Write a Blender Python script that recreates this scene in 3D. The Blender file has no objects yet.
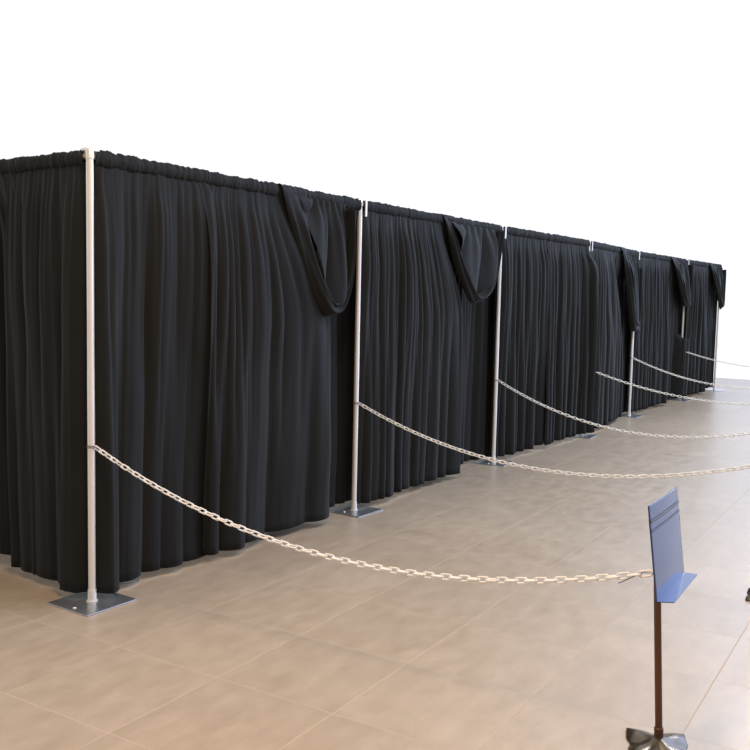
import bpy, math, random
from mathutils import Vector, Matrix, noise
C = bpy.context.scene.collection
PI = math.pi
T = 0.61            # floor tile size (m)

# ------------------------------------------------------------------ helpers
class MB:
    """collects geometry, links it as ONE mesh object"""
    def __init__(s): s.v = []; s.f = []
    def add(s, vs, fs):
        o = len(s.v); s.v += [tuple(p) for p in vs]; s.f += [tuple(i + o for i in f) for f in fs]
    def box(s, c, size, rz=0.0, M=None):
        hx, hy, hz = (d / 2 for d in size)
        R = Matrix.Rotation(rz, 3, 'Z') if M is None else M
        vs = [Vector(c) + R @ Vector((x * hx, y * hy, z * hz)) for x in (-1, 1) for y in (-1, 1) for z in (-1, 1)]
        s.add(vs, [(0, 1, 3, 2), (4, 6, 7, 5), (0, 4, 5, 1), (2, 3, 7, 6), (0, 2, 6, 4), (1, 5, 7, 3)])
    def tube(s, a, b, ra, rb=None, n=20, caps=True):
        a, b = Vector(a), Vector(b); rb = ra if rb is None else rb
        d = (b - a).normalized(); u = d.orthogonal().normalized(); w = d.cross(u)
        vs = []
        for p, r in ((a, ra), (b, rb)):
            for k in range(n):
                t = 2 * PI * k / n; vs.append(p + (u * math.cos(t) + w * math.sin(t)) * r)
        fs = [(k, (k + 1) % n, n + (k + 1) % n, n + k) for k in range(n)]
        if caps: fs += [tuple(range(n))[::-1], tuple(range(n, 2 * n))]
        s.add(vs, fs)
    def lathe(s, prof, n=28, c=(0, 0, 0)):
        vs = []; fs = []
        for r, z in prof:
            for k in range(n):
                t = 2 * PI * k / n; vs.append((c[0] + r * math.cos(t), c[1] + r * math.sin(t), c[2] + z))
        for i in range(len(prof) - 1):
            for k in range(n):
                fs.append((i * n + k, i * n + (k + 1) % n, (i + 1) * n + (k + 1) % n, (i + 1) * n + k))
        s.add(vs, fs)
    def path(s, pts, r, n=8, closed=False):
        P = [Vector(p) for p in pts]; m = len(P); vs = []; fs = []
        u = None
        for i, p in enumerate(P):
            if closed: d = (P[(i + 1) % m] - P[i - 1]).normalized()
            else: d = (P[min(i + 1, m - 1)] - P[max(i - 1, 0)]).normalized()
            u = d.orthogonal().normalized() if u is None else (u - d * u.dot(d)).normalized()
            w = d.cross(u)
            for k in range(n):
                t = 2 * PI * k / n; vs.append(p + (u * math.cos(t) + w * math.sin(t)) * r)
        for i in range(m if closed else m - 1):
            j = (i + 1) % m
            for k in range(n): fs.append((i * n + k, i * n + (k + 1) % n, j * n + (k + 1) % n, j * n + k))
        if not closed: fs += [tuple(range(n))[::-1], tuple(range((m - 1) * n, m * n))]
        s.add(vs, fs)
    def grid(s, rows):
        nv = len(rows); nu = len(rows[0])
        vs = [p for r in rows for p in r]
        s.add(vs, [(i * nu + j, i * nu + j + 1, (i + 1) * nu + j + 1, (i + 1) * nu + j) for i in range(nv - 1) for j in range(nu - 1)])
    def build(s, name, mat, parent=None, smooth=True, bevel=0, solid=0, angle=None):
        me = bpy.data.meshes.new(name); me.from_pydata(s.v, [], s.f); me.update()
        if smooth:
            me.polygons.foreach_set('use_smooth', [True] * len(me.polygons))
            if angle: me.set_sharp_from_angle(angle=math.radians(angle))
        me.materials.append(mat)
        o = bpy.data.objects.new(name, me); C.objects.link(o)
        if parent: o.parent = parent
        if solid:
            m = o.modifiers.new('thickness', 'SOLIDIFY'); m.thickness = solid; m.offset = 0
        if bevel:
            m = o.modifiers.new('bevel', 'BEVEL'); m.width = bevel; m.segments = 2; m.limit_method = 'ANGLE'
        return o

def tag(o, label=None, cat=None, group=None, kind=None):
    if label: o['label'] = label
    if cat: o['category'] = cat
    if group: o['group'] = group
    if kind: o['kind'] = kind
    return o
def empty(name, loc=(0, 0, 0), rz=0.0):
    o = bpy.data.objects.new(name, None); o.location = loc; o.rotation_euler = (0, 0, rz)
    o.empty_display_size = 0.1; C.objects.link(o); return o
def copy_tree(o, parent=None):
    c = o.copy(); C.objects.link(c); c.parent = parent
    for ch in [x for x in C.objects if x.parent == o]: copy_tree(ch, c)
    return c
def sm(x): x = max(0.0, min(1.0, x)); return x * x * (3 - 2 * x)
def lerp(a, b, t): return a + (b - a) * t

# ------------------------------------------------------------------ materials
def mat(name):
    m = bpy.data.materials.new(name); m.use_nodes = True
    nt = m.node_tree; return m, nt, nt.nodes['Principled BSDF']
def N(nt, t, **k):
    n = nt.nodes.new(t)
    for a, b in k.items(): setattr(n, a, b)
    return n
def simple(name, col, rough, metal=0.0, scale=30, var=0.1, bump=0.0, stretch=(1, 1, 1)):
    m, nt, b = mat(name)
    tc = N(nt, 'ShaderNodeTexCoord'); mp = N(nt, 'ShaderNodeMapping'); mp.inputs['Scale'].default_value = stretch
    nz = N(nt, 'ShaderNodeTexNoise'); nz.inputs['Scale'].default_value = scale; nz.inputs['Detail'].default_value = 4
    nt.links.new(tc.outputs['Object'], mp.inputs[0]); nt.links.new(mp.outputs[0], nz.inputs['Vector'])
    mx = N(nt, 'ShaderNodeMix', data_type='RGBA')
    mx.inputs[6].default_value = (*[c * (1 - var) for c in col], 1); mx.inputs[7].default_value = (*[min(1, c * (1 + var)) for c in col], 1)
    nt.links.new(nz.outputs['Fac'], mx.inputs[0]); nt.links.new(mx.outputs[2], b.inputs['Base Color'])
    b.inputs['Roughness'].default_value = rough; b.inputs['Metallic'].default_value = metal
    if bump:
        bp = N(nt, 'ShaderNodeBump'); bp.inputs['Strength'].default_value = bump; bp.inputs['Distance'].default_value = 0.01
        nt.links.new(nz.outputs['Fac'], bp.inputs['Height']); nt.links.new(bp.outputs[0], b.inputs['Normal'])
    return m

def fabric():
    m, nt, b = mat('black_drape_fabric')
    tc = N(nt, 'ShaderNodeTexCoord')
    mp = N(nt, 'ShaderNodeMapping'); mp.inputs['Scale'].default_value = (9, 9, 1.6)
    n1 = N(nt, 'ShaderNodeTexNoise'); n1.inputs['Scale'].default_value = 1.0; n1.inputs['Detail'].default_value = 5
    nt.links.new(tc.outputs['Object'], mp.inputs[0]); nt.links.new(mp.outputs[0], n1.inputs['Vector'])
    n2 = N(nt, 'ShaderNodeTexNoise'); n2.inputs['Scale'].default_value = 350; n2.inputs['Detail'].default_value = 2
    nt.links.new(tc.outputs['Object'], n2.inputs['Vector'])
    mx = N(nt, 'ShaderNodeMix', data_type='RGBA')
    mx.inputs[6].default_value = (0.0095, 0.0099, 0.0100, 1); mx.inputs[7].default_value = (0.0180, 0.0188, 0.0188, 1)
    nt.links.new(n1.outputs['Fac'], mx.inputs[0]); nt.links.new(mx.outputs[2], b.inputs['Base Color'])
    # packing creases: shallow horizontal and vertical fold lines
    b1 = N(nt, 'ShaderNodeBump'); b1.inputs['Strength'].default_value = 0.35; b1.inputs['Distance'].default_value = 0.03
    nt.links.new(n1.outputs['Fac'], b1.inputs['Height'])
    b2 = N(nt, 'ShaderNodeBump'); b2.inputs['Strength'].default_value = 0.25; b2.inputs['Distance'].default_value = 0.001
    nt.links.new(n2.outputs['Fac'], b2.inputs['Height']); nt.links.new(b1.outputs[0], b2.inputs['Normal'])
    nt.links.new(b2.outputs[0], b.inputs['Normal'])
    b.inputs['Roughness'].default_value = 0.75
    b.inputs['Specular IOR Level'].default_value = 0.16
    b.inputs['Sheen Weight'].default_value = 0.05; b.inputs['Sheen Roughness'].default_value = 0.4
    return m

def floor_mat():
    m, nt, b = mat('beige_floor_tiles')
    L = nt.links.new
    tc = N(nt, 'ShaderNodeTexCoord'); sep = N(nt, 'ShaderNodeSeparateXYZ'); L(tc.outputs['Object'], sep.inputs[0])
    def math_(op, a, bb=None, c=None):
        n = N(nt, 'ShaderNodeMath', operation=op)
        for i, x in enumerate((a, bb, c)):
            if x is None: continue
            if isinstance(x, (int, float)): n.inputs[i].default_value = x
            else: L(x, n.inputs[i])
        return n.outputs[0]
    tx = math_('DIVIDE', sep.outputs[0], T); ty = math_('DIVIDE', sep.outputs[1], T)
    gx = math_('PINGPONG', tx, 0.5); gy = math_('PINGPONG', ty, 0.5)
    g = math_('MINIMUM', gx, gy)
    mask = N(nt, 'ShaderNodeMapRange'); mask.inputs['From Min'].default_value = 0.0030; mask.inputs['From Max'].default_value = 0.0056
    mask.inputs['To Min'].default_value = 1; mask.inputs['To Max'].default_value = 0; L(g, mask.inputs['Value'])
    fx = math_('FLOOR', tx); fy = math_('FLOOR', ty)
    cb = N(nt, 'ShaderNodeCombineXYZ'); L(fx, cb.inputs[0]); L(fy, cb.inputs[1])
    wn = N(nt, 'ShaderNodeTexWhiteNoise'); wn.noise_dimensions = '2D'; L(cb.outputs[0], wn.inputs['Vector'])
    # cloudy stone pattern, shifted from tile to tile
    sh = N(nt, 'ShaderNodeVectorMath', operation='SCALE'); L(wn.outputs['Color'], sh.inputs[0]); sh.inputs['Scale'].default_value = 7
    ad = N(nt, 'ShaderNodeVectorMath', operation='ADD'); L(tc.outputs['Object'], ad.inputs[0]); L(sh.outputs[0], ad.inputs[1])
    mp = N(nt, 'ShaderNodeMapping'); mp.inputs['Scale'].default_value = (1.0, 2.1, 1); L(ad.outputs[0], mp.inputs[0])
    n1 = N(nt, 'ShaderNodeTexNoise'); n1.inputs['Scale'].default_value = 5.5; n1.inputs['Detail'].default_value = 9; n1.inputs['Roughness'].default_value = 0.62
    L(mp.outputs[0], n1.inputs['Vector'])
    n2 = N(nt, 'ShaderNodeTexNoise'); n2.inputs['Scale'].default_value = 0.9; n2.inputs['Detail'].default_value = 3
    L(tc.outputs['Object'], n2.inputs['Vector'])
    r = N(nt, 'ShaderNodeValToRGB'); e = r.color_ramp.elements
    e[0].position = 0.25; e[0].color = (0.405, 0.322, 0.235, 1)
    e[1].position = 0.68; e[1].color = (0.505, 0.412, 0.312, 1)
    L(n1.outputs['Fac'], r.inputs[0])
    hs = N(nt, 'ShaderNodeHueSaturation'); L(r.outputs[0], hs.inputs['Color'])
    v = math_('MULTIPLY_ADD', wn.outputs['Value'], 0.07, 0.93); v2 = math_('MULTIPLY_ADD', n2.outputs['Fac'], 0.16, -0.08); L(math_('ADD', v, v2), hs.inputs['Value'])
    mx = N(nt, 'ShaderNodeMix', data_type='RGBA'); L(mask.outputs[0], mx.inputs[0]); L(hs.outputs[0], mx.inputs[6]); mx.inputs[7].default_value = (0.49, 0.405, 0.31, 1)
    L(mx.outputs[2], b.inputs['Base Color'])
    ro = math_('MULTIPLY_ADD', n1.outputs['Fac'], 0.20, 0.24); L(math_('MAXIMUM', ro, math_('MULTIPLY', mask.outputs[0], 0.9)), b.inputs['Roughness'])
    b.inputs['IOR'].default_value = 1.5
    sp = math_('MULTIPLY_ADD', mask.outputs[0], -0.62, 0.64); L(sp, b.inputs['Specular IOR Level'])
    hgt = math_('SUBTRACT', math_('MULTIPLY', n1.outputs['Fac'], 0.25), mask.outputs[0])
    bp = N(nt, 'ShaderNodeBump'); bp.inputs['Strength'].default_value = 0.35; bp.inputs['Distance'].default_value = 0.0012
    L(hgt, bp.inputs['Height']); L(bp.outputs[0], b.inputs['Normal'])
    return m

M_FAB = fabric()
M_FLOOR = floor_mat()
M_POLE = simple('brushed_aluminium', (0.90, 0.87, 0.83), 0.42, 0.5, 60, 0.06, 0.03, (1, 1, .1))
M_PLATE = simple('galvanised_steel_plate', (0.50, 0.525, 0.55), 0.32, 0.85, 14, 0.22, 0.05)
M_RIVET = simple('brass_rivet', (0.75, 0.66, 0.52), 0.35, 0.8, 60, 0.1)
M_CHAIN = simple('cream_plastic_chain', (0.93, 0.905, 0.86), 0.42, 0.0, 20, 0.08)
M_TIE = simple('brown_tie_wire', (0.22, 0.14, 0.08), 0.5, 0.3, 50, 0.2)
M_WIRE = simple('dark_steel_hook_wire', (0.10, 0.10, 0.12), 0.4, 0.7, 50, 0.1)
M_BRONZE = simple('bronze_brown_tube', (0.115, 0.055, 0.028), 0.34, 0.55, 25, 0.25, 0.02, (1, 1, .1))
M_MIRROR = simple('blue_tinted_sheet_metal', (0.10, 0.12, 0.19), 0.10, 0.95, 5, 0.06)
M_REFL_STRIP = simple('painted_reflection_brown', (0.085, 0.065, 0.06), 0.4, 0.4, 20, 0.2)
M_CHROME = simple('smoky_polished_metal', (0.15, 0.12, 0.09), 0.27, 0.85, 9, 0.35)

# ------------------------------------------------------------------ floor
fl = MB(); X0, X1, Y0, Y1 = -7.0, 18.42, -12.0, 7.0
fl.box(((X0 + X1) / 2, (Y0 + Y1) / 2, -0.05), (X1 - X0, Y1 - Y0, 0.10))
tag(fl.build('floor', M_FLOOR, smooth=False), kind='structure')
# put the slab's origin at the world origin so that the tile joints fall on whole tiles (already so)

# ------------------------------------------------------------------ pipe uprights
H = 2.396
poles = [(.356, .588), (2.946, .592), (5.539, .580), (7.900, .470), (10.286, .564), (13.05, .50), (15.33, .378)]
def make_upright(loc, rz, label, group='aluminium pipe uprights along the curtain wall', h=H, plate=.325, rivets=((-.10, .02), (.10, .07))):
    e = empty('drape_upright', (loc[0], loc[1], 0), rz)
    tag(e, label, 'pole stand', group)
    b = MB(); b.box((0, 0, .004), (plate, plate, .006)); b.build('base_plate', M_PLATE, e, False, bevel=.0015)
    p = MB(); p.lathe([(.0, .0075), (.0195, .0075), (.0195, h * .52), (.0188, h * .52 + .004), (.0188, h - .05), (0, h - .05)]); p.build('pole', M_POLE, e, angle=40)
    s_ = MB(); s_.lathe([(.031, .007), (.031, .011), (.0235, .013), (.0228, .070), (.0196, .072)]); s_.build('socket', M_POLE, e, angle=40)
    c = MB(); c.lathe([(.0189, h - .055), (.0215, h - .052), (.0215, h - .004), (.019, h), (0, h)]); c.build('slotted_cap', M_POLE, e, angle=40)
    for x, y in rivets:
        r = MB(); r.lathe([(.011, .006), (.010, .010), (.006, .0125), (0, .0132)], 16, (x, y, 0)); r.build('rivet', M_RIVET, e)
    return e
make_upright(poles[0], -.04, 'aluminium upright at the near corner of the black curtain wall, nearest of all the poles', rivets=((-.13, -.02), (.11, .09)), plate=.33)
make_upright(poles[1], -.06, 'second upright from the near corner, beside the larger hanging black swag', plate=.33)
make_upright(poles[2], .1, 'third upright from the near corner, a chain crossing in front of its foot')
make_upright(poles[3], .05, 'upright mostly hidden by black cloth, only its top clip and foot showing')
make_upright(poles[4], -.05, 'fifth upright from the near corner, its top under a black swag, bare below')
make_upright(poles[5], .0, 'upright showing only as a short bright strip between the farthest black curtains')
make_upright(poles[6], .08, 'last aluminium upright at the far right end of the black curtain wall')
make_upright((.690, .842), math.radians(-30), 'upright hidden behind the corner curtain, one corner of its plate peeking under the hem', group='uprights behind the curtain wall', h=2.26, plate=.30)
LD = Vector((.09, 1.0, 0)).normalized()          # run of the short side wall
PL = Vector((poles[0][0], poles[0][1], 0)) + LD * 2.45
make_upright((PL.x, PL.y), .1, 'upright at the far end of the side curtain, outside the picture at left')

# crossbars with their end hooks
def crossbar(a, b, label, clip=True):
    a, b = Vector((*a, 2.360)), Vector((*b, 2.360)); d = (b - a).normalized(); rz = math.atan2(d.y, d.x)
    e = empty('crossbar', tuple(a), rz); tag(e, label, 'curtain rod', 'crossbars threaded through the curtain pockets')
    Lb = (b - a).length
    m = MB(); m.tube((.03, 0, 0), (Lb - .03, 0, 0), .015); m.build('rod', M_POLE, e, angle=40)
    for s0, sg in ((.0, 1), (Lb, -1)):
        h = MB(); h.box((s0 + sg * .022, 0, .033), (.050, .040, .015)); h.box((s0 + sg * .030, 0, .012), (.014, .026, .040)) 
        if clip and sg > 0: h.box((s0 + .032, -.036, -.034), (.020, .008, .115)); h.box((s0 + .032, -.018, .028), (.020, .044, .010))
        h.build('hook', M_POLE, e, False, bevel=.002)
names = ['first', 'second', 'third', 'fourth', 'fifth', 'sixth']
for i in range(6):
    crossbar(poles[i], poles[i + 1], 'crossbar in the ruffled top of the %s bay counted from the near corner' % names[i], i > 0)
crossbar(poles[0], (PL.x, PL.y), 'crossbar in the ruffled top of the side curtain at far left', False)

# ------------------------------------------------------------------ drapes
def profile(L, rnd, wmin, wmax, lo=-1.0, hi=1.0):
    """random fold profile: round ridges between sharp valleys of varying depth"""
    xs = [-.3]; ys = [rnd.uniform(lo, 0)]; hs = []
    while xs[-1] < L + .3:
        wd = wmin + (wmax - wmin) * rnd.random() ** 1.5
        xs.append(xs[-1] + wd); ys.append(rnd.uniform(1.0, .25) * lo if rnd.random() < .75 else rnd.uniform(-.2, .3))
        hs.append(rnd.uniform(.5, 1.5) * hi * (.55 + .45 * min(1, wd / (.6 * wmax))))
    sk = [rnd.uniform(.7, 1.45) for _ in hs]
    def f(x):
        x = max(-.29, min(L + .29, x))
        lo_, hi_ = 0, len(xs) - 1
        while hi_ - lo_ > 1:
            mid = (lo_ + hi_) // 2
            if xs[mid] <= x: lo_ = mid
            else: hi_ = mid
        t = (x - xs[lo_]) / (xs[lo_ + 1] - xs[lo_])
        return lerp(ys[lo_], ys[lo_ + 1], sm(t)) + hs[lo_] * max(0.0, math.sin(PI * t ** sk[lo_])) ** .75
    return f

def drape(a, d, n, L, seed, label, amp=.045, w=(.05, .16), back=0.0, hem=.055, ext0=None, ext1=None, front=0.0, ds=.0085, swag=None, rows=46, wide=None, drift=.03, fb=None, tuck=(0, 0)):
    """a: start on the rod line, d: along the rod, n: towards the aisle"""
    rnd = random.Random(seed)
    a, d, n = Vector((a[0], a[1], 0)), Vector(d).normalized(), Vector(n).normalized()
    e = empty('curtain', (a.x, a.y, 0))
    tag(e, label, 'curtain', 'black drape panels')
    ns = max(12, int(L / ds))
    gather = profile(L, rnd, .010, .030)
    gather2 = profile(L, rnd, .04, .10)
    topf = profile(L, rnd, .025, .075)
    midf = profile(L, rnd, w[0], w[1] * .8)
    botf = profile(L, rnd, *(wide or w))
    fine = profile(L, rnd, .03, .07)
    so = rnd.uniform(0, 50)
    zb = 2.326
    def W(s, off, z): return d * s + n * off + Vector((0, 0, z))
    # rod pocket
    pk = []
    NA = 16
    for i in range(NA + 1):
        t = i / NA; ang = lerp(-1.3 * PI, .42 * PI, t)     # back bottom, over the top, front bottom
        row = []
        for j in range(ns + 1):
            s = L * j / ns
            g = gather(s + .006 * math.sin(ang * 2 + s * 30)); g2 = gather2(s)
            r = .0285 + .0055 * g + .0022 * g2
            # ang: 0 = front, -PI/2 = top
            off = math.cos(ang) * r * .88; zz = 2.354 - math.sin(ang) * r * 1.32 + .002 * g2
            row.append(W(lerp(-.008, L + .008, s / L) + .003 * g2, off, zz))
        pk.append(row)
    mp = MB(); mp.grid(pk); mp.build('rod_pocket', M_FAB, e, solid=.0015)
    # body
    body = []
    for i in range(rows + 1):
        t = i / rows
        t = t ** 1.15
        z = lerp(zb + .004, hem, t)
        e0 = ext0(z) if ext0 else 0.0; e1 = ext1(z) if ext1 else 0.0
        g = sm(t * 9)
        row = []
        for j in range(ns + 1):
            u = j / ns
            s = L * u
            sd = s + drift * noise.noise(Vector((s * 1.1, t * 1.6, so))) * t
            wt = max(0, 1 - t * 2.2); wt = wt * wt * (3 - 2 * wt)
            wb = sm((t - .08) / .8)
            f = .012 * topf(sd) * wt + amp * (lerp(midf(sd), botf(sd), wb)) * lerp(.35, 1, sm(t * 2.2)) * (1 - .75 * wt * (1 - g)) 
            f += .005 * fine(sd + .02 * t) * (1 - .5 * t)
            f += .010 * noise.noise(Vector((s * 2.6, z * 2.2, so + 9))) * sm(t * 4)
            f *= lerp(.35, 1, g)
            # sideways roll of the folds gives them an overhanging edge
            side = -.30 * amp * (midf(sd + .02) * (1 - wb) + botf(sd + .03) * wb) * sm(t * 2)
            base = lerp(.006, .004 - back * .85 + front, sm(t * 5)) + (fb(u, z) if fb else 0)
            q0, q1 = (1 - sm(s / .055)) * tuck[0], (1 - sm((L - s) / .055)) * tuck[1]
            k = sm(t * 40); f = f * (1 - max(q0, q1)) - .052 * k * max(q0, q1)
            x = L * u - (e0 + .02 * k) * (1 - u) ** 3 - (0 if tuck[0] else .04 * k * (1 - u) ** 8) + (e1 + .02 * k) * u ** 3 + (0 if tuck[1] else .04 * k * u ** 8) + side * sm(u * 14) * sm((1 - u) * 14) - (.014 * q0 - .014 * q1) * k
            zz = z + (.006 * noise.noise(Vector((s * 4, 3, so))) if i == rows else 0)
            row.append(W(x, base + f, zz))
        body.append(row)
    mb = MB(); mb.grid(body); mb.build('hanging_cloth', M_FAB, e, solid=.0015)
    if swag: make_swag(e, W, rnd, **swag)
    return e

def catm(P, t):
    """smooth curve through the points, t in 0..1"""
    n = len(P) - 1; x = t * n; i = min(int(x), n - 1); f = x - i
    g = lambda k: P[max(0, min(n, k))]
    p0, p1, p2, p3 = g(i - 1), g(i), g(i + 1), g(i + 2)
    return tuple(.5 * (2 * b + (c - a_) * f + (2 * a_ - 5 * b + 4 * c - d_) * f * f + (3 * b - a_ - 3 * c + d_) * f ** 3) for a_, b, c, d_ in zip(p0, p1, p2, p3))

def make_swag(e, W, rnd, outer, inner, off=.0, depth=.07):
    """cloth pulled up and thrown over the rod: a hanging roll and the pouch inside it.
    outer / inner: (s, z) curves of the roll's two edges"""
    so = rnd.uniform(0, 50)
    NR, NC = 70, 22
    rows = []
    # over the rod first
    (sa, za), (sb, zb_) = outer[0], inner[0]
    for i in range(9):
        ang = lerp(-1.15 * PI, -.05 * PI, i / 8)
        rows.append([W(lerp(sa, sb, j / NC) , math.cos(ang) * .043, 2.348 - math.sin(ang) * .050 + .003 * math.sin(j * 1.3)) for j in range(NC + 1)])
    for i in range(1, NR + 1):
        t = i / NR
        po = catm(outer, t); pi_ = catm(inner, t)
        row = []
        bul = (.030 + depth * sm(t * 2.2) * (.45 + .55 * math.sin(PI * min(1, t * .95))))
        for j in range(NC + 1):
            u = j / NC
            s = lerp(po[0], pi_[0], u); z = lerp(po[1], pi_[1], u)
            arch = math.sin(PI * (u * .82 + .09))
            ridge = .017 * (abs(math.sin(u * 5.5 + t * 2.0 + so)) * 2 - 1) * sm(t * 6) + .006 * math.sin(u * 21 + so - t * 5) * sm(t * 5)
            o = .040 + off + bul * (.60 + .40 * arch) * sm(t * 7) + ridge + .010 * noise.noise(Vector((u * 2, t * 5, so)))
            if u > .85: o -= (u - .85) / .15 * .035 * sm(t * 6)
            if u < .10: o -= (1 - u / .10) * .045 * sm(t * 6)
            row.append(W(s, o, z))
        rows.append(row)
    m = MB(); m.grid(rows); m.build('thrown_over_roll', M_FAB, e, solid=.0025)
    # pouch: hangs between the inner edge of the roll and the rod pocket
    NU, NV = 60, 40
    rows = []
    s0, s1 = inner[0][0], outer[-1][0]
    for i in range(NV + 1):
        v = i / NV; row = []
        for j in range(NU + 1):
            u = j / NU
            bx, bz = catm(inner, u); ox, oz = catm(outer, u); bx = lerp(bx, ox, .35); bz = lerp(bz, oz, .35)
            sx = lerp(s0, s1, u); zt = 2.335
            gathr = sm(v)
            s = lerp(sx, bx, gathr); z = lerp(zt, bz, v)
            fo = .055 * (abs(math.sin(u * 8.5 + so + .6 * v)) ** .7 * 2 - 1) * sm(v * 3) * (.5 + .5 * v) + .010 * math.sin(u * 43 + so * 2) * (1 - v)
            edge = sm(u * 8) * sm((1 - u) * 8)
            o = .034 + off + (depth * .75 * math.sin(PI * .5 * v) + fo) * edge
            row.append(W(s, o, z))
        rows.append(row)
    m = MB(); m.grid(rows); m.build('hanging_pouch', M_FAB, e, solid=.002)

def bay(i, s): # point on the rod line of the wall at world x = s
    a, b = Vector((*poles[i], 0)), Vector((*poles[i + 1], 0)); t = (s - a.x) / (b.x - a.x); return a.lerp(b, t)
def panel(i, s0, s1, seed, label, **k):
    a, b = bay(i, s0), bay(i, s1); d = (b - a); n = Vector((d.y, -d.x, 0)).normalized()
    sw = k.pop('swag', None)
    if sw:
        sw = dict(sw); sw['outer'] = [(x - s0, z) for x, z in sw['outer']]; sw['inner'] = [(x - s0, z) for x, z in sw['inner']]
    return drape(a, d, n, d.length, seed, label, swag=sw, **k)

# side wall (runs away from the near corner to the left)
P1 = Vector((*poles[0], 0)); nl = Vector((-LD.y, LD.x, 0))
drape(P1 + LD * .030, LD, nl, .66, 11, 'black curtain on the short side wall, directly left of the corner upright', amp=.040, w=(.14, .36), hem=.045, front=.012, tuck=(1, 0), fb=lambda u, z: (.045 * (1 - sm((u - .26) / .06)) * sm((u - .05) / .05) - .045 * sm((u - .72) / .08)) * (1 - z / 2.3))
drape(P1 + LD * .69, LD, nl, 1.72, 12, ext0=lambda z: .10 * sm((2.3 - z) / .3), back=.05, label= 'black curtain panel cut by the left edge of the picture, on the short side wall', amp=.045, w=(.08, .2), hem=.075)
# long wall, bay by bay
panel(0, .384, 1.235, 21, 'wide nearly flat black curtain panel directly right of the corner upright', amp=.050, w=(.07, .22), wide=(.10, .32), hem=.045, front=.015, fb=lambda u, z: (.045 * (1 - sm((u - .13) / .05)) * sm((u - .03) / .05) - .05 * sm((u - .16) / .06) * (1 - sm((u - .5) / .3))) * (1 - z / 2.3), tuck=(1, 0))
panel(0, 1.245, 1.99, 22, 'black curtain panel in the middle of the first bay, left of the larger swag', amp=.062, w=(.05, .20), wide=(.07, .24), hem=.05, front=.03, ext1=lambda z: .44 * sm((2.3 - z) / .85))
swag1 = dict(outer=[(1.93, 2.36), (2.00, 2.18), (2.09, 1.98), (2.18, 1.79), (2.27, 1.64), (2.37, 1.53), (2.48, 1.53), (2.58, 1.61), (2.655, 1.76), (2.69, 2.0), (2.70, 2.30)],
             inner=[(2.20, 2.36), (2.23, 2.20), (2.27, 2.02), (2.32, 1.85), (2.37, 1.72), (2.43, 1.63), (2.50, 1.625), (2.57, 1.69), (2.625, 1.81), (2.66, 2.02), (2.68, 2.30)], depth=.075)
panel(0, 2.00, 2.921, 23, 'set-back black curtain left of the second upright, with the larger thrown-over swag', amp=.045, w=(.05, .13), back=.16, hem=.045, swag=swag1, ext0=lambda z: .12 * sm((2.2 - z) / .5), ext1=lambda z: .24 * sm((2.25 - z) / .2))
panel(1, 2.972, 4.20, 24, 'black curtain panel with many narrow folds, directly right of the second upright', amp=.052, w=(.04, .18), wide=(.06, .20), hem=.05, front=.03, ext1=lambda z: .33 * sm((2.3 - z) / .85), tuck=(1, 0))
swag2 = dict(outer=[(4.24, 2.37), (4.34, 2.18), (4.42, 1.98), (4.50, 1.83), (4.60, 1.70), (4.71, 1.625), (4.86, 1.635), (5.02, 1.70), (5.16, 1.83), (5.26, 2.04), (5.34, 2.33)],
             inner=[(4.44, 2.37), (4.46, 2.22), (4.51, 2.05), (4.58, 1.90), (4.68, 1.77), (4.78, 1.71), (4.89, 1.72), (5.01, 1.79), (5.12, 1.92), (5.21, 2.10), (5.30, 2.33)], depth=.085)
panel(1, 4.21, 5.514, 25, 'set-back black curtain left of the third upright, with a smaller thrown-over swag', amp=.045, w=(.06, .15), back=.17, hem=.04, swag=swag2, ext0=lambda z: .12 * sm((2.2 - z) / .5), ext1=lambda z: .28 * sm((2.25 - z) / .2))
panel(2, 5.565, 6.70, 26, 'black curtain panel directly right of the third upright', amp=.055, w=(.045, .19), hem=.05, front=.01, tuck=(1, 0), ext1=lambda z: .12 * sm((2.3 - z) / .3))
panel(2, 6.71, 7.868, 27, 'black curtain panel lying over the hidden fourth upright', amp=.055, w=(.05, .15), hem=.05, front=.03, ext1=lambda z: .055 * sm((2.20 - z) / .06), fb=lambda u, z: .05 * sm((u - .78) / .18) * sm((2.28 - z) / .30), tuck=(0, 0))
panel(3, 7.932, 9.02, 28, 'black curtain panel just right of the hidden fourth upright', amp=.050, w=(.045, .19), hem=.05, front=.03, ext0=lambda z: .0 , ext1=lambda z: .6 * sm((2.3 - z) / 1.6), tuck=(1, 0))
swag4 = dict(outer=[(9.30, 2.36), (9.45, 2.15), (9.58, 1.95), (9.70, 1.72), (9.82, 1.45), (9.95, 1.27), (10.10, 1.24), (10.24, 1.27), (10.29, 1.50), (10.27, 1.80), (10.18, 2.12)],
             inner=[(9.55, 2.36), (9.62, 2.22), (9.70, 2.05), (9.80, 1.85), (9.90, 1.62), (9.99, 1.45), (10.08, 1.40), (10.16, 1.44), (10.22, 1.60), (10.22, 1.85), (10.18, 2.15)], depth=.03, off=.012)
panel(3, 9.03, 10.26, 29, 'black curtain left of the fifth upright, with a long narrow swag over that pole', amp=.045, w=(.045, .19), back=.12, hem=.04, swag=swag4, ext1=lambda z: .22 * sm((2.25 - z) / .2))
panel(4, 10.312, 11.80, 30, 'black curtain panel directly right of the fifth upright', amp=.055, w=(.045, .19), hem=.05, front=.01, ext1=lambda z: .2 * sm((2.3 - z) / 1.6), tuck=(1, 0))
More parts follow.
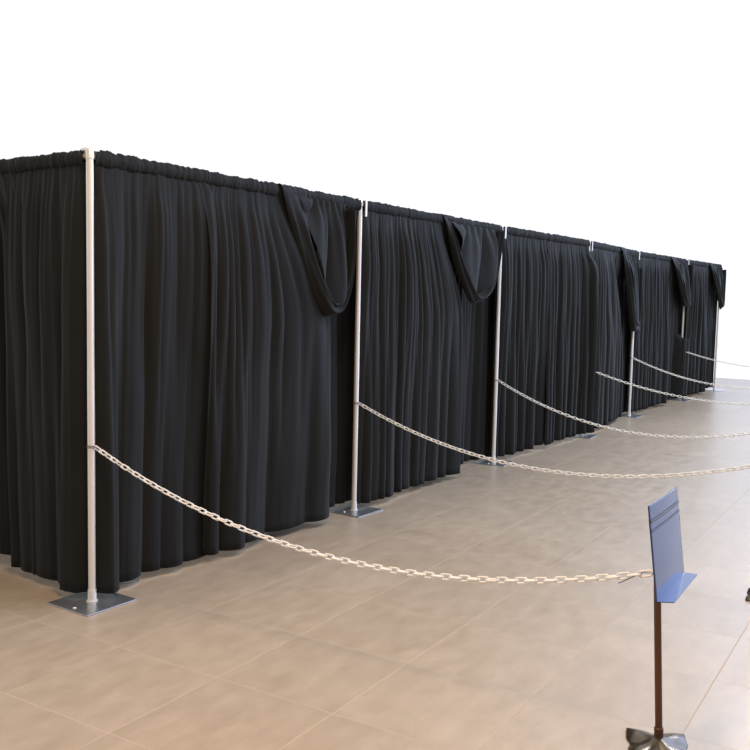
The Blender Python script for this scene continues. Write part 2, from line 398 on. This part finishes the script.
swag5 = dict(outer=[(12.0, 2.36), (12.18, 2.2), (12.34, 2.05), (12.48, 1.90), (12.62, 1.75), (12.76, 1.64), (12.90, 1.60), (13.02, 1.60), (13.06, 1.75), (13.06, 1.95), (13.02, 2.30)],
             inner=[(12.3, 2.36), (12.38, 2.26), (12.48, 2.15), (12.58, 2.02), (12.68, 1.90), (12.78, 1.80), (12.88, 1.74), (12.96, 1.76), (13.0, 1.86), (13.02, 2.02), (13.02, 2.30)], depth=.03, off=.012)
panel(4, 11.81, 13.022, 31, 'black curtain ending at the short bright strip of upright, its corner over the rod', amp=.045, w=(.045, .19), back=.10, hem=.04, swag=swag5, ext1=lambda z: .07 * sm((1.10 - z) / .05), fb=lambda u, z: .16 * sm((u - .78) / .18) * sm((1.13 - z) / .10))
panel(5, 13.078, 14.3, 32, 'black curtain directly right of the short bright strip of upright', amp=.055, w=(.045, .19), hem=.05, front=.02, ext0=lambda z: .07 * sm((1.08 - z) / .05), ext1=lambda z: .2 * sm((2.3 - z) / 1.6))
swag6 = dict(outer=[(14.4, 2.36), (14.55, 2.2), (14.70, 2.05), (14.84, 1.90), (14.98, 1.72), (15.10, 1.60), (15.18, 1.55), (15.24, 1.58), (15.27, 1.75), (15.28, 1.95), (15.28, 2.30)],
             inner=[(14.7, 2.36), (14.76, 2.26), (14.85, 2.15), (14.94, 2.02), (15.02, 1.90), (15.10, 1.80), (15.14, 1.74), (15.18, 1.76), (15.22, 1.86), (15.24, 2.02), (15.25, 2.30)], depth=.03, off=.012)
panel(5, 14.31, 15.30, 33, 'last black curtain at the far right end, its top corner over the rod', amp=.045, w=(.045, .19), back=.08, hem=.06, swag=swag6, tuck=(0, 1))

# unseen rear curtain line, added to darken the gaps and the floor under the hems
def back_pt(i): return (poles[i][0] + LD.x * 2.45, poles[i][1] + 2.45)
for i in range(6):
    a, b = Vector((*back_pt(i), 0)), Vector((*back_pt(i + 1), 0)); d = b - a; a = a + d * .012
    drape(a, d, Vector((d.y, -d.x, 0)).normalized(), d.length * .976, 60 + i, 'added black curtain darkening the gaps behind the %s bay, hidden by the front curtains' % names[i], amp=.05, w=(.08, .2), ds=.03, rows=12)
    make_upright(back_pt(i + 1), 0, 'hidden upright of the added rear curtain line, at the right of the %s bay' % names[i], group='uprights behind the curtain wall')
    crossbar(back_pt(i), back_pt(i + 1), 'hidden crossbar of the added rear curtain line behind the %s bay' % names[i])

RD = Vector((*back_pt(6), 0)) - Vector((*poles[6], 0)); RA = Vector((*poles[6], 0)) + RD * .02  # far-end curtain added to keep light out of the gaps
drape(RA, RD, Vector((RD.y, -RD.x, 0)).normalized(), RD.length * .96, 77, 'added black curtain darkening gaps at the far end, seen only edge-on', amp=.03, w=(.08, .2), ds=.02, rows=16, tuck=(1, 0))
crossbar(poles[6], back_pt(6), 'crossbar of the short added curtain closing the far end', False)

# ------------------------------------------------------------------ stanchions in the aisle
def make_stanchion(loc, lean, yaw, label):
    """loc: foot; lean: sideways lean of the tube (m per m)"""
    e = empty('barrier_stanchion', (loc[0], loc[1], 0)); tag(e, label, 'stanchion', 'chain stanchions in the aisle')
    def at(z): return Vector((lean[0] * z, lean[1] * z, z))
    # four-winged pressed foot
    f = MB(); n = 48; rings = [(.0, .040), (.022, .038), (.045, .026), (.095, .013), (.145, .004), (.150, .0008)]
    vs = []; fs = []
    for q, (r, z) in enumerate(rings):
        for k in range(n):
            t = 2 * PI * k / n
            sq = 1.0 / max(abs(math.cos(t)), abs(math.sin(t)))          # square outline ...
            lob = lerp(1.0, sq, .9) * (1 - .10 * math.cos(4 * t) ** 2 * (1 if math.cos(4 * t) > 0 else 0))   # ... with pinched sides
            rr = r * lerp(1, lob * .76, min(1, q / 3))
            zz = z + .010 * (1 if q in (3, 4) else 0) * (.5 - .5 * math.cos(4 * t))
            a = t + yaw; vs.append((rr * math.cos(a) - .015, rr * math.sin(a) , zz))
    for q in range(len(rings) - 1):
        for k in range(n): fs.append((q * n + k, (q + 1) * n + k, (q + 1) * n + (k + 1) % n, q * n + (k + 1) % n))
    f.add(vs, fs); f.build('pressed_foot', M_CHROME, e, solid=.002)
    t = MB(); t.tube(at(.03), at(.77), .0135, n=24); t.build('tube', M_BRONZE, e, angle=40)
    c = MB(); c.tube(at(.02), at(.072), .0175, n=24); c.tube(at(.072), at(.076), .0175, .0138, n=24); c.build('collar', M_BRONZE, e, angle=40)
    return e, at
ST = [((.475, -2.39), (-.030, .050), .35), ((2.555, -2.462), (0, 0), .1), ((4.95, -2.40), (0, 0), .35), ((9.0, -2.40), (0, 0), .2), ((11.8, -2.40), (0, 0), .35), ((14.5, -2.40), (0, 0), .1)]
ST = [((.475, -2.39), (-.030, .050), .35), ((2.60, -2.46), (0, 0), .1), ((4.95, -2.30), (0, 0), .35), ((9.55, -2.40), (0, 0), .2), ((11.85, -2.30), (0, 0), .35), ((14.5, -2.20), (0, 0), .1)]
SL = ['bronze brown chain stanchion carrying the bluish sheet metal sign in the right foreground',
      'chain stanchion whose dark foot tip shows at the right edge of the picture',
      'chain stanchion outside the picture opposite the third upright', 'chain stanchion outside the picture opposite the fourth upright',
      'chain stanchion outside the picture opposite the fifth upright', 'chain stanchion outside the picture opposite the sixth upright']
stand = [make_stanchion(p, l, y, s) for (p, l, y), s in zip(ST, SL)]

# sign holder on the first stanchion: leaning sheet with a folded lip
sg = empty('sign_holder', (.50, -2.375, .60)); tag(sg, 'bluish sheet metal sign holder on top of the bronze brown stanchion', 'sign')
w_ = .21
def sheet(pts, th, name, bev=.0015, par=sg):
    """polygon sheet of thickness th along its normal"""
    P = [Vector(p) for p in pts]; nrm = (P[1] - P[0]).cross(P[2] - P[1]).normalized() * th / 2
    k = len(P); m = MB(); m.add([p + nrm for p in P] + [p - nrm for p in P], [tuple(range(k)), tuple(range(2 * k - 1, k - 1, -1))] + [(i, k + i, k + (i + 1) % k, (i + 1) % k)[::-1] for i in range(k)])
    return m.build(name, M_MIRROR, par, False, bevel=bev)
# coordinates relative to the holder's foot
def pv(x, z): return (x, -.022 + .0435 * (z - .0) / .338, .014 + z)
m = MB(); rows = []
for i in range(141):
    z = .338 * i / 140
    # a very slight bulge near the top
    cr = .0006 * math.exp(-((z - .268) / .02) ** 2)
    row = []
    for j in range(25):
        x = lerp(-w_, w_, j / 24); p = pv(x, z); row.append((p[0], p[1] + cr - .004 * math.sin(PI * j / 24), p[2]))
    rows.append(row)
m.grid(rows); m.build('display_panel', M_MIRROR, sg, solid=.003)
sheet([(-w_, -.022, .014), (-w_ + .035, -.077, .012), (w_ + .01, -.070, .012), (w_, -.022, .014)], .003, 'folded_lip')
for z0, hh in ((.281, .009), (.247, .006)):  # brown strips stand in for dark reflection bands across the panel
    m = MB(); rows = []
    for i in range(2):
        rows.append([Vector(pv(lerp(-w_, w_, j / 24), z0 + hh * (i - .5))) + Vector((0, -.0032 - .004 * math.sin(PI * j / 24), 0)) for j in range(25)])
    m.grid(rows); m.build('painted_reflection_strip', M_REFL_STRIP, sg, solid=.001)
m = MB(); m.box((-.039, .012, .10), (.05, .012, .10)); m.build('mount_bracket', M_WIRE, sg, False, bevel=.002)

# ------------------------------------------------------------------ chains
def link_mesh():
    m = MB(); pts = []; hl, r = .0150, .0105
    for k in range(9): t = -PI / 2 + PI * k / 8; pts.append((hl + r * math.cos(t), r * math.sin(t), 0))
    for k in range(9): t = PI / 2 + PI * k / 8; pts.append((-hl + r * math.cos(t), r * math.sin(t), 0))
    m.path(pts, .0041, 7, True); return m
LK = link_mesh()
PITCH = .0415
def chain(P, S, z1, sag, label, at=None, z0=.845, phase=0.7):
    P = Vector((P[0], P[1], z0)); S = Vector((S[0], S[1], z1))
    hd = Vector((S.x - P.x, S.y - P.y, 0)).normalized()
    P = P + hd * .030; S = S - hd * .024
    def pos(t): p = P.lerp(S, t); p.z -= 4 * sag * t * (1 - t); return p
    n = 800; L = [0]; pp = [pos(i / n) for i in range(n + 1)]
    for i in range(n): L.append(L[-1] + (pp[i + 1] - pp[i]).length)
    cnt = int(L[-1] / PITCH); pitch = L[-1] / cnt
    m = MB(); k = 0; rnd = random.Random(cnt)
    tw = 0.0
    for q in range(cnt):
        target = (q + .5) * pitch
        while L[k + 1] < target: k += 1
        c = pp[k].lerp(pp[k + 1], (target - L[k]) / (L[k + 1] - L[k])); d = (pp[k + 1] - pp[k]).normalized()
        up = Vector((0, 0, 1)); sd = d.cross(up).normalized(); up = sd.cross(d)
        tw += rnd.uniform(-.10, .10); tw = max(-.5, min(.5, tw))
        a = phase + (PI / 2 if q % 2 else 0) + tw
        y = up * math.cos(a) + sd * math.sin(a); z = d.cross(y)
        R = Matrix((d, y, z)).transposed()
        m.add([c + R @ (Vector(v)) for v in LK.v], LK.f)
    e = empty('barrier_chain', tuple(pos(0))); tag(e, label, 'chain', 'cream chains strung from uprights to stanchions')
    m.v = [tuple(Vector(v) - pos(0)) for v in m.v]
    m.build('links', M_CHAIN, e)
    # tie round the upright
    t = MB(); cx = P - hd * .030 - pos(0)
    for dz in (-.004, .005):
        t.path([(cx.x + .0222 * math.cos(a * PI / 12), cx.y + .0222 * math.sin(a * PI / 12), cx.z + dz + .002 * math.sin(a)) for a in range(24)], .0022, 6, True)
    a0 = cx + hd * .022; t.path([a0, a0 + hd * .012 + Vector((0, 0, -.002)), a0 + hd * .02], .0022, 6)
    t.build('tie', M_TIE, e)
    # hook wire at the stanchion end
    w = MB(); b0 = pos(1) - pos(0); b1 = b0 - Vector((.02, -.02, 0))
    w.path([b0 + hd * .012, b0, b0 - hd * .03 + Vector((0, 0, -.004)), b0 - hd * .105 + Vector((-.045, .0, -.046))], .0018, 6)
    w.build('hook_wire', M_WIRE, e)
    return e
CH = [(0, .665, .26), (1, .78, .27), (2, .72, .29), (3, .60, .26), (4, .76, .35), (5, .80, .24)]
CL = ['nearest cream plastic chain, sagging from the corner upright to the stanchion with the sign',
      'cream chain tied to the second upright, sweeping to the right edge of the picture',
      'cream chain tied to the third upright, sweeping to the right edge of the picture',
      'cream chain emerging from the black cloth at the hidden fourth upright',
      'cream chain tied to the fifth upright, running to the far end of the wall',
      'farthest cream chain, starting at the sixth upright below its short bright strip']
for (i, z1, sag), lb in zip(CH, CL):
    s = ST[i]; chain(poles[i], (s[0][0] + s[1][0] * z1, s[0][1] + s[1][1] * z1), z1, sag, lb, phase=.35 if i == 0 else .5)

# ------------------------------------------------------------------ camera
f, yaw, pit, rol = 910.38, -1.01971511, 1.48346126, 0.0217634135
R = (Matrix.Rotation(yaw, 4, 'Z') @ Matrix.Rotation(pit, 4, 'X') @ Matrix.Rotation(rol, 4, 'Z'))
cam = bpy.data.cameras.new('camera'); cam.sensor_width = 36; cam.lens = f / 750 * 36; cam.clip_start = .05
co = bpy.data.objects.new('camera', cam); C.objects.link(co)
co.matrix_world = Matrix.Translation((-2.92468, -3.18256, 1.67575)) @ R
bpy.context.scene.camera = co

# ------------------------------------------------------------------ light
w = bpy.data.worlds.new('world'); bpy.context.scene.world = w; w.use_nodes = True
nt = w.node_tree; L = nt.links.new; bg = nt.nodes['Background']
tc = N(nt, 'ShaderNodeTexCoord')
def dot(v):
    n = N(nt, 'ShaderNodeVectorMath', operation='DOT_PRODUCT'); L(tc.outputs['Generated'], n.inputs[0]); n.inputs[1].default_value = v; return n.outputs['Value']
def rng(x, a, b):
    n = N(nt, 'ShaderNodeMapRange', interpolation_type='SMOOTHSTEP'); n.inputs['From Min'].default_value = a; n.inputs['From Max'].default_value = b; L(x, n.inputs['Value']); return n.outputs[0]
# open bright hall ahead, tall cool windows to the right, warm dimmer interior behind the viewer
back = rng(dot((-.85, -.52, 0)), -.2, .6); win = rng(dot((.76, -.46, .45)), .64, .98)
m1 = N(nt, 'ShaderNodeMix', data_type='RGBA'); m1.inputs[6].default_value = (1.03, 1.04, 1.08, 1); m1.inputs[7].default_value = (.42, .40, .40, 1); L(back, m1.inputs[0])
m2 = N(nt, 'ShaderNodeMix', data_type='RGBA'); L(m1.outputs[2], m2.inputs[6]); m2.inputs[7].default_value = (1.8, 2.3, 3.5, 1); L(win, m2.inputs[0])
top = rng(dot((0, 0, 1)), .45, .85)
m3 = N(nt, 'ShaderNodeMix', data_type='RGBA'); L(m2.outputs[2], m3.inputs[6]); m3.inputs[7].default_value = (.50, .47, .44, 1); L(top, m3.inputs[0])
L(m3.outputs[2], bg.inputs['Color']); bg.inputs['Strength'].default_value = 1.0
sun = bpy.data.lights.new('ceiling_daylight', 'SUN'); sun.energy = .35; sun.angle = math.radians(14); sun.color = (1, .95, .9)
so = bpy.data.objects.new('ceiling_daylight', sun); C.objects.link(so)
so.rotation_euler = Vector((.16, .24, 1)).to_track_quat('Z', 'Y').to_euler()

for nm, loc, en, col in (('warm_ceiling_lamp', (-.8, -1.7, 4.2), 112, (1, .66, .34)), ('added_fill_lamp', (4.0, -2.3, 4.6), 112, (.80, .88, 1)), ('added_fill_lamp', (9.2, -1.9, 4.6), 130, (.83, .90, .98)), ('added_fill_lamp', (14, -1.9, 4.6), 100, (.83, .90, .98))):  # cool lamps are unseen fill, added to brighten the aisle floor
    lamp = bpy.data.lights.new(nm, 'AREA'); lamp.shape = 'DISK'; lamp.size = .9; lamp.energy = en; lamp.color = col
    lo = bpy.data.objects.new(nm, lamp); C.objects.link(lo); lo.location = loc

vs = bpy.context.scene.view_settings
vs.view_transform = 'Standard'; vs.look = 'None'; vs.exposure = 0.0; vs.gamma = 1.0; vs.use_curve_mapping = False
